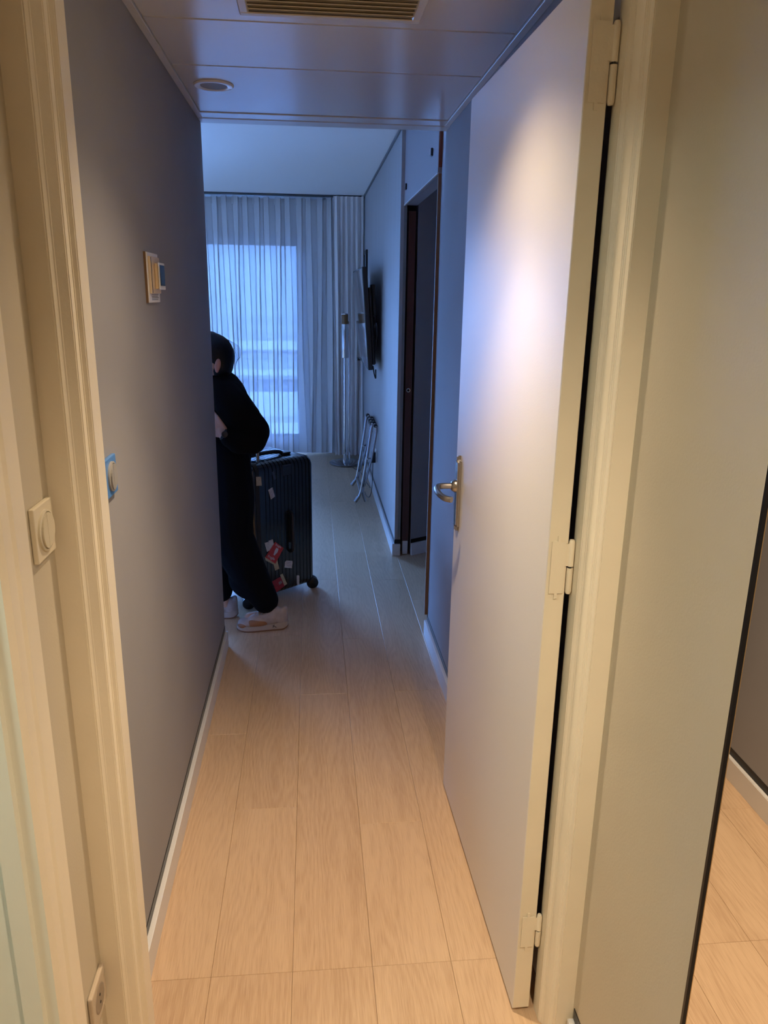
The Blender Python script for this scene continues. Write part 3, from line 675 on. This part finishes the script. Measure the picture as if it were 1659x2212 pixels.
# top strap handle and telescopic handle
tb = bmesh.new(); bm_tube(tb, bez([(-.16, -.06, CZ1 + .001), (-.14, -.06, CZ1 + .018), (-.03, -.06, CZ1 + .024), (.06, -.06, CZ1 + .018), (.085, -.06, CZ1 + .001)], 6), .011, 10); obj('top_handle', tb, M_BLACK, ct, True, 40)
box('handle_mount', (.075, -.085, CZ1 + .0005), (.125, -.035, CZ1 + .014), M_BLACK, ct, .004)
poles = []
for yy in (-.115, .095):
    pt = bmesh.new(); bm_tube(pt, [(-.118, yy, CZ1 + .0005), (-.118, yy, .985)], .0085, 12); poles.append(obj('telescopic_pole', pt, mat('satin pole', (.35, .33, .28), .3, metal=1), ct, True, 40))
gb = bmesh.new(); bm_box(gb, (-.132, -.13, .985), (-.104, .11, 1.010), .008, 3); obj('grip', gb, M_BLACK, ct)
M_TYRE = mat('black wheel rubber', (.006, .006, .007), .4)
for wx, wy in ((.172, -.150), (.172, .150), (-.195, -.145), (-.195, .145)):
    wb = bmesh.new(); bm_lathe(wb, [(0, -.024), (.026, -.024), (.033, -.019), (.033, -.004), (.028, -.003), (.028, .003), (.033, .004), (.033, .019), (.026, .024), (0, .024)], 28, (wx + math.copysign(.034, wx), wy, .0332), (.55, .83, 0)); wo = obj('wheel', wb, M_TYRE, ct, True, 40)
    box('fork', (wx - .010, wy - .018, .046), (wx + .034, wy + .018, .082), M_BLACK, wo, .006)
# stickers
def sticker(name, pix, m, lift=.0008, thick=.0008, parent=ct):
    q = [face_px(p) for p in pix]
    b = bmesh.new(); lo = [b.verts.new((a, FY - lift, z)) for a, z in q]; hi = [b.verts.new((a, FY - lift - thick, z)) for a, z in q]
    n = len(q); b.faces.new(lo); b.faces.new(hi[::-1])
    for i in range(n): b.faces.new((lo[i], lo[(i + 1) % n], hi[(i + 1) % n], hi[i]))
    bmesh.ops.recalc_face_normals(b, faces=b.faces[:]); return obj(name, b, m, parent)
def C3(*pts): return [(430 + a / 4.81, 940 + b / 4.81) for a, b in pts]
M_STW = mat('white label', (.60, .58, .56), .5, var=.15, vscale=120); M_STB = mat('kraft label', (.50, .42, .27), .6, var=.15, vscale=90)
M_RED = mat('red label', (.50, .035, .03), .45); M_DRED = mat('dark red label', (.33, .02, .035), .45, var=.2, vscale=60); M_INK = mat('label ink', (.62, .62, .66), .5); M_INKD = mat('grey label ink', (.25, .25, .28), .5)
sticker('kraft_sticker', C3((588, 432), (640, 430), (648, 524), (592, 526)), M_STB, .0025)
s1 = sticker('white_sticker', C3((718, 570), (760, 541), (788, 635), (745, 668)), M_STW)
for k in range(3): sticker('print_bar', C3((728 + k * 14, 575 - k * 9), (732 + k * 14, 572 - k * 9), (757 + k * 13, 652 - k * 9), (752 + k * 13, 655 - k * 9)), M_INKD, .0017, .0003, s1)
sticker('clear_sticker', C3((757, 385), (775, 370), (797, 455), (775, 468)), mat('smoky film', (.05, .055, .07), .3))
sticker('white_tag', C3((680, 1120), (720, 1108), (748, 1190), (705, 1212)), M_STW, .0006)
sticker('white_tag', C3((720, 1097), (763, 1082), (780, 1150), (745, 1195)), M_STW, .0009)
sticker('kraft_strip', C3((765, 1320), (812, 1295), (832, 1388), (790, 1406)), M_STB, .0006)
sticker('kraft_backing', C3((680, 1265), (695, 1262), (785, 1328), (775, 1345), (690, 1300)), M_STB, .0011)
red = sticker('fragile_sticker', C3((789, 1108), (876, 1172), (790, 1335), (684, 1268)), M_RED, .0016)
red['label'] = 'red fragile luggage sticker with white lettering'
sticker('glass_symbol', C3((800, 1167), (823, 1182), (812, 1215), (780, 1250), (770, 1243), (783, 1200)), M_INK, .0026, .0003, red)
def lettering(text, c, ang_deg, size, m, parent, lift):
    cu = bpy.data.curves.new('lettering', 'FONT'); cu.body = text; cu.size = size; cu.align_x = 'CENTER'; cu.align_y = 'CENTER'; cu.extrude = .0002
    t = bpy.data.objects.new('lettering', cu); col.objects.link(t)
    me = bpy.data.meshes.new_from_object(t.evaluated_get(bpy.context.evaluated_depsgraph_get())); bpy.data.objects.remove(t); me.materials.clear(); me.materials.append(m)
    x_, z_ = face_px(c)
    me.transform(Matrix.Translation((x_, FY - lift, z_)) @ Matrix.Rotation(math.radians(ang_deg), 4, 'Y') @ Matrix.Rotation(PI / 2, 4, 'X'))
    o = bpy.data.objects.new('lettering', me); col.objects.link(o); o.parent = parent
lettering('Fragile', C3((822, 1152))[0], 34, .017, M_INK, red, .0028)
lettering('Fragile', C3((748, 1272))[0], 34, .020, M_INK, red, .0028)
r2 = sticker('red_sticker', C3((757, 1520), (845, 1470), (895, 1560), (798, 1636)), M_DRED, .0010)
sticker('kraft_strip', C3((838, 1450), (865, 1438), (912, 1545), (884, 1562)), M_STB, .0019)
sticker('pale_symbol', C3((822, 1530), (850, 1508), (862, 1532), (832, 1556)), mat('pale print', (.30, .22, .22), .5), .0019, .0003, r2)
s6 = sticker('white_label', C3((890, 1320), (905, 1302), (968, 1306), (970, 1320), (962, 1382), (886, 1375)), M_STW)
for k in range(3): sticker('print_bar', C3((910, 1318 + 18 * k), (955, 1320 + 18 * k), (954, 1324 + 18 * k), (909, 1322 + 18 * k)), M_INKD, .0017, .0003, s6)
sticker('white_sticker', C3((1013, 1462), (1018, 1455), (1036, 1456), (1041, 1464), (1040, 1553), (1034, 1558), (1020, 1556), (1014, 1548)), M_STW)

# ================================================================== PERSON
pr = thing('person', 'person in loose black top and trousers with pale sneakers pulling the suitcase', 'person', (0, 0, 0))
M_SKIN = mat('skin', (.52, .31, .22), .5, var=.06, vscale=20)
M_HAIR = mat('black hair', (.004, .004, .005), .42, spec=.25, bump=.6, bscale=30, stretch=(6, 6, .6))
M_TOP = mat('black jersey', (.003, .003, .004), .85, spec=.12, bump=.3, bscale=60)
M_TROU = mat('dark navy trousers', (.003, .004, .007), .85, spec=.12, bump=.3, bscale=50)
HC = Vector((-.452, 3.585, 1.312))
# body: one continuous surface
bm = bmesh.new()
bm_ell(bm, HC, (.088, .072, .105), Quaternion((0, 1, 0), math.radians(-14)))
bm_ell(bm, HC + Vector((-.040, 0, -.040)), (.060, .058, .070))
bm_ell(bm, HC + Vector((-.100, 0, -.022)), (.014, .012, .020))          # nose
bm_ell(bm, HC + Vector((-.086, 0, -.062)), (.014, .022, .008))          # lips
bm_ell(bm, HC + Vector((-.078, 0, -.092)), (.020, .022, .016))          # chin
for s_ in (-1, 1): bm_ell(bm, HC + Vector((.006, .072 * s_, -.020)), (.016, .008, .030), Quaternion((0, 1, 0), .25)) ; bm_ell(bm, HC + Vector((-.080, .028 * s_, .008)), (.010, .015, .008))
bm_chain(bm, [((-.440, 3.59, 1.26), .050), ((-.425, 3.60, 1.19), .054)])
bm_chain(bm, [((-.425, 3.60, 1.19), .07), ((-.425, 3.60, 1.08), .105), ((-.42, 3.60, .96), .10), ((-.41, 3.60, .87), .115)])
bm_chain(bm, [((-.425, 3.52, 1.165), .055), ((-.405, 3.472, 1.155), .050), ((-.265, 3.450, .985), .040), ((-.335, 3.425, .965), .034), ((-.398, 3.415, .985), .025)])
bm_chain(bm, [((-.425, 3.68, 1.165), .055), ((-.405, 3.735, 1.155), .050), ((-.318, 3.765, .995), .038), ((-.338, 3.845, .995), .026)])
for a, kn, an in (((-.415, 3.535, .86), (-.425, 3.530, .47), (-.232, 3.502, .115)), ((-.415, 3.665, .86), (-.535, 3.665, .48), (-.465, 3.640, .115))):
    bm_chain(bm, [(a, .092), (kn, .056), (an, .034)]); bm_chain(bm, [(an, .034), (Vector(an) + Vector((.012, 0, -.045)), .030), (Vector(an) + Vector((-.09, 0, -.065)), .030)])
fuse('body', bm, .006, M_SKIN, pr, 3)
# hands: palm with five bent fingers
def hand(name, wrist, d, n, curl, m):
    """d = direction of the knuckles, n = back-of-hand normal"""
    d = Vector(d).normalized(); n = Vector(n); n = (n - d * n.dot(d)).normalized(); s = d.cross(n)
    W_ = Vector(wrist); b = bmesh.new()
    bm_chain(b, [(W_ - d * .02, .023), (W_ + d * .012, .022)])
    for k in range(4): bm_cap(b, W_ + d * .012 + s * (.012 * (k - 1.5)), W_ + d * .072 + s * (.0185 * (k - 1.5)), .014, .0105, 10)
    for k, ln in enumerate((.066, .076, .071, .056)):
        p = W_ + d * .074 + s * (.0187 * (k - 1.5)); a = 0.25; r = .0092
        for i, f_ in enumerate((.44, .31, .25)):
            a += curl * (1.0, .9, .6)[i]; dd = d * math.cos(a) - n * math.sin(a); q = p + dd * ln * f_
            bm_cap(b, p, q, r, r * .92, 10); p = q; r *= .92
    p = W_ + d * .018 + s * -.026; dd = (d * .75 - s * .75 - n * .25).normalized(); q = p + dd * .034
    bm_cap(b, p - dd * .012, q, .0135, .0105, 10); dd2 = (d * .9 - n * .5 - s * .1).normalized(); bm_cap(b, q, q + dd2 * .030, .0102, .0088, 10)
    return fuse(name, b, .0032, m, pr, 2)
M_HANDS = mat('hand skin', (.55, .34, .26), .5)
hand('hand', (-.402, 3.413, .992), (-.45, .02, .55), (.1, -1, .1), .55, M_HANDS)
hand('hand', (-.340, 3.852, 1.012), (-.10, .75, .0), (-.2, .1, 1), .8, M_HANDS)
bm = bmesh.new(); bm_lathe(bm, [(.0255, -.009), (.0285, -.008), (.0285, .008), (.0255, .009)], 24, (-.395, 3.414, .986), (-.6, .02, .35)); wb_ = obj('wristwatch', bm, M_BLACK, pr, True, 40)
bm = bmesh.new(); bm_lathe(bm, [(0, .027), (.014, .027), (.014, .034), (.012, .035), (0, .035)], 20, (-.395, 3.414, .986), (.15, -1, .25)); obj('watch_face', bm, M_BLACK, wb_, True, 40)
# hair: cap with a rounded bob at the nape
bm = bmesh.new()
bm_ell(bm, HC + Vector((.010, 0, .012)), (.090, .084, .100), Quaternion((0, 1, 0), math.radians(-14)))
bm_ell(bm, HC + Vector((.036, 0, -.022)), (.058, .076, .076))
bm_ell(bm, HC + Vector((.030, 0, -.055)), (.044, .064, .055))
bm_ell(bm, HC + Vector((-.012, .002, .086)), (.048, .060, .034))
bm_ell(bm, HC + Vector((-.055, .03, .070)), (.050, .050, .040))
fuse('hair', bm, .006, M_HAIR, pr, 2)
for k in range(7):
    a = (k - 3) * .010
    tube('hair_strand', bez([HC + Vector((.060, a, .085)), HC + Vector((.098 + .003 * k, a * 1.2, .050)), HC + Vector((.110 + .002 * k, a * 1.2, .005)), HC + Vector((.106, a, -.035 + .004 * k))], 5), .0006, M_HAIR, pr, 5)
# ear in front of the hair on the side towards the corridor
bm = bmesh.new(); bm_ell(bm, HC + Vector((.030, -.083, -.026)), (.014, .008, .031), Quaternion((0, 1, 0), .2)); bm_ell(bm, HC + Vector((.026, -.080, -.050)), (.008, .007, .011)); fuse('ear', bm, .003, mat('ear skin', (.55, .24, .16), .5), pr, 2)
# eyes
for s_ in (-1, 1):
    bm = bmesh.new(); bm_ell(bm, HC + Vector((-.087, .028 * s_, .005)), (.006, .011, .006)); obj('eye', bm, mat('eye', (.05, .03, .02), .2), pr, True)
# loose top
bm = bmesh.new()
bm_chain(bm, [((-.430, 3.595, 1.215), .066), ((-.425, 3.60, 1.15), .110), ((-.425, 3.60, 1.03), .130), ((-.415, 3.60, .90), .135)])
bm_chain(bm, [((-.415, 3.53, 1.165), .072), ((-.395, 3.485, 1.150), .074), ((-.330, 3.465, 1.075), .078), ((-.262, 3.455, .995), .070), ((-.275, 3.45, .955), .066), ((-.335, 3.43, .955), .060), ((-.372, 3.42, .970), .045)])
bm_chain(bm, [((-.370, 3.53, 1.15), .065), ((-.315, 3.53, 1.04), .080), ((-.300, 3.54, .95), .075)])
bm_chain(bm, [((-.420, 3.68, 1.16), .072), ((-.395, 3.735, 1.145), .070), ((-.318, 3.762, .995), .056), ((-.326, 3.800, .992), .040)])
bm_ell(bm, (-.385, 3.575, 1.215), (.045, .06, .022), Quaternion((0, 1, 0), .5))
fuse('top', bm, .008, M_TOP, pr, 4)
# trousers
bm = bmesh.new()
bm_chain(bm, [((-.415, 3.60, .92), .118), ((-.415, 3.60, .85), .125)])
bm_chain(bm, [((-.405, 3.53, .86), .112), ((-.395, 3.525, .66), .118), ((-.405, 3.525, .48), .112), ((-.325, 3.512, .30), .092), ((-.242, 3.502, .145), .066)])
bm_chain(bm, [((-.415, 3.665, .86), .112), ((-.510, 3.665, .52), .110), ((-.500, 3.65, .32), .095), ((-.478, 3.640, .15), .066)])
bm_ell(bm, (-.330, 3.51, .235), (.10, .070, .075), Quaternion((0, 1, 0), .75))
fuse('trousers', bm, .008, M_TROU, pr, 4)
# sneakers
M_SOLE = mat('white midsole', (.44, .38, .35), .5); M_UP = mat('pale sneaker mesh', (.42, .36, .35), .65, var=.1, vscale=40); M_GUM = mat('tan sneaker panel', (.32, .15, .075), .55); M_OUT = mat('gum outsole', (.20, .10, .06), .6)
def sneaker(heel, yaw, logo):
    """built along -x from the heel"""
    R_ = Matrix.Translation(Vector(heel)) @ Matrix.Rotation(yaw, 4, 'Z')
    def P(b): 
        bmesh.ops.transform(b, matrix=R_, verts=b.verts[:]); return b
    def sole_outline(k=1.0):
        pts = []
        for i in range(40):
            a = 2 * PI * i / 40; x_ = -.122 + .127 * math.cos(a); t = (x_ + .25) / .255
            wd = (.040 + .006 * math.sin(t * PI * 2 + .6)) * k
            pts.append((x_, wd * math.copysign(abs(math.sin(a)) ** .7, math.sin(a))))
        return pts
    def slab(z0f, z1f, k):
        b = bmesh.new(); o = sole_outline(k); lo = [b.verts.new((x_, y_, z0f(x_))) for x_, y_ in o]; hi = [b.verts.new((x_, y_, z1f(x_))) for x_, y_ in o]
        n = len(o); b.faces.new(lo[::-1]); b.faces.new(hi)
        for i in range(n): b.faces.new((lo[i], lo[(i + 1) % n], hi[(i + 1) % n], hi[i]))
        bmesh.ops.recalc_face_normals(b, faces=b.faces[:]); return P(b)
    rock = lambda x_: .001 + .020 * max(0, (-x_ - .20) / .05) ** 2 * .5 + .018 * max(0, (x_ + .03) / .035) ** 2
    sole = obj('sneaker', slab(lambda x_: rock(x_) + .007, lambda x_: .030 + .014 * max(0, 1 + x_ / .12), 1.0), M_SOLE, pr, True, 50)
    obj('outsole', slab(rock, lambda x_: rock(x_) + .0075, .97), M_OUT, sole, True, 50)
    b = bmesh.new()
    bm_ell(b, (-.195, 0, .038), (.050, .037, .026)); bm_ell(b, (-.140, 0, .048), (.060, .036, .036)); bm_ell(b, (-.085, 0, .058), (.050, .034, .044)); bm_ell(b, (-.035, 0, .058), (.036, .033, .050))
    bm_cap(b, (-.070, 0, .06), (-.060, 0, .088), .036, .032); bm_cap(b, (-.020, 0, .05), (-.012, 0, .105), .024, .014)
    b2 = P(b); upo = fuse('upper', b2, .005, M_UP, sole, 2)
    b = bmesh.new(); bm_ell(b, (-.150, -.021, .040), (.055, .020, .024)); bm_ell(b, (-.215, -.012, .032), (.028, .026, .017)); fuse('side_panel', P(b), .004, M_GUM, sole, 2)
    for k in range(4): obj('lace', P((lambda q: (bm_tube(q, bez([(-.158 + .018 * k, -.022, .070 + .007 * k), (-.160 + .018 * k, 0, .083 + .008 * k), (-.158 + .018 * k, .022, .070 + .007 * k)], 5), .0026, 6), q)[1])(bmesh.new())), M_SOLE, sole, True)
    if logo:   # small dark jumping mark on the heel side
        b = bmesh.new()
        yv = -.0405
        for p0, p1 in (((-.074, yv, .022), (-.069, yv, .029)), ((-.069, yv, .029), (-.066, yv, .037)), ((-.069, yv, .029), (-.062, yv, .026)), ((-.062, yv, .026), (-.056, yv, .021)), ((-.069, yv, .029), (-.071, yv, .024)), ((-.069, yv, .032), (-.074, yv, .031))):
            bm_tube(b, [p0, p1], .0012, 6)
        obj('emblem', P(b), M_BLACK, sole)
    return sole
sneaker((-.136, 3.495, 0), math.radians(4), True)
sneaker((-.395, 3.640, 0), math.radians(-4), False)

# ================================================================== OUTSIDE
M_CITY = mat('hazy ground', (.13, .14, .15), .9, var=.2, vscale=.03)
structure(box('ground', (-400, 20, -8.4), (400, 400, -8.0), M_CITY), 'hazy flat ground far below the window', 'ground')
def building(label, x0, x1, y0, y1, zt, mm, roofm):
    t = thing('building', label, 'building', ((x0 + x1) / 2, (y0 + y1) / 2, -8.0))
    hx_, hy_, h = (x1 - x0) / 2, (y1 - y0) / 2, zt + 8.0
    box('walls', (-hx_, -hy_, 0), (hx_, hy_, h - .3), mm, t); box('roof', (-hx_ - .3, -hy_ - .3, h - .299), (hx_ + .3, hy_ + .3, h), roofm, t)
    n = max(2, int((x1 - x0) / 5))
    for k in range(n):
        xx = -hx_ + (k + .5) * 2 * hx_ / n
        box('window', (xx - .9, -hy_ - .05, h - 2.8), (xx + .9, -hy_ - .001, h - 1.3), mat('far window', (.10, .12, .15), .3), t)
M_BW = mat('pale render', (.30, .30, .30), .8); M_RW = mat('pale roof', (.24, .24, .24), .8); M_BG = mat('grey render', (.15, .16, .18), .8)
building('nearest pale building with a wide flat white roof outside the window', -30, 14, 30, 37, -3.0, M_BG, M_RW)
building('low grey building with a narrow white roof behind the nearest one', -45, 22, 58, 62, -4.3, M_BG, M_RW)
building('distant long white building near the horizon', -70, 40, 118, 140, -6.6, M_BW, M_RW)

# made-up hazy ridge, put in to hide the overbright sky
rr = random.Random(5); vs = []; fs = []; n = 80
for i in range(n + 1):
    x = -420 + i * 840 / n; h = 46 + 5 * math.sin(i * .31) + 4 * math.sin(i * .83 + 1) + rr.uniform(-1, 1)
    vs += [(x, 330, -8.0), (x, 372 + rr.uniform(-6, 6), h * .62), (x, 398, h), (x, 460, -8.0)]
for i in range(n):
    for k in range(4): fs.append((i * 4 + k, i * 4 + (k + 1) % 4, i * 4 + 4 + (k + 1) % 4, i * 4 + 4 + k))
me = bpy.data.meshes.new('sky_backdrop'); me.from_pydata(vs, [], fs); me.materials.append(mat('hazy backdrop', (.20, .21, .22), .9, var=.1, vscale=.02))
ho = bpy.data.objects.new('sky_backdrop', me); col.objects.link(ho); structure(ho, 'made-up hazy ridge hiding the bright sky outside the window', 'sky_backdrop')

structure(box('balcony', (-4.5, YW + .205, -.16), (1.2, 10.0, -.04), mat('pale bounce slab', (.35, .35, .35), .8)), 'added pale balcony slab bouncing sky light up into the bedroom', 'balcony')  # slab added so sky light bounces up to the bedroom ceiling
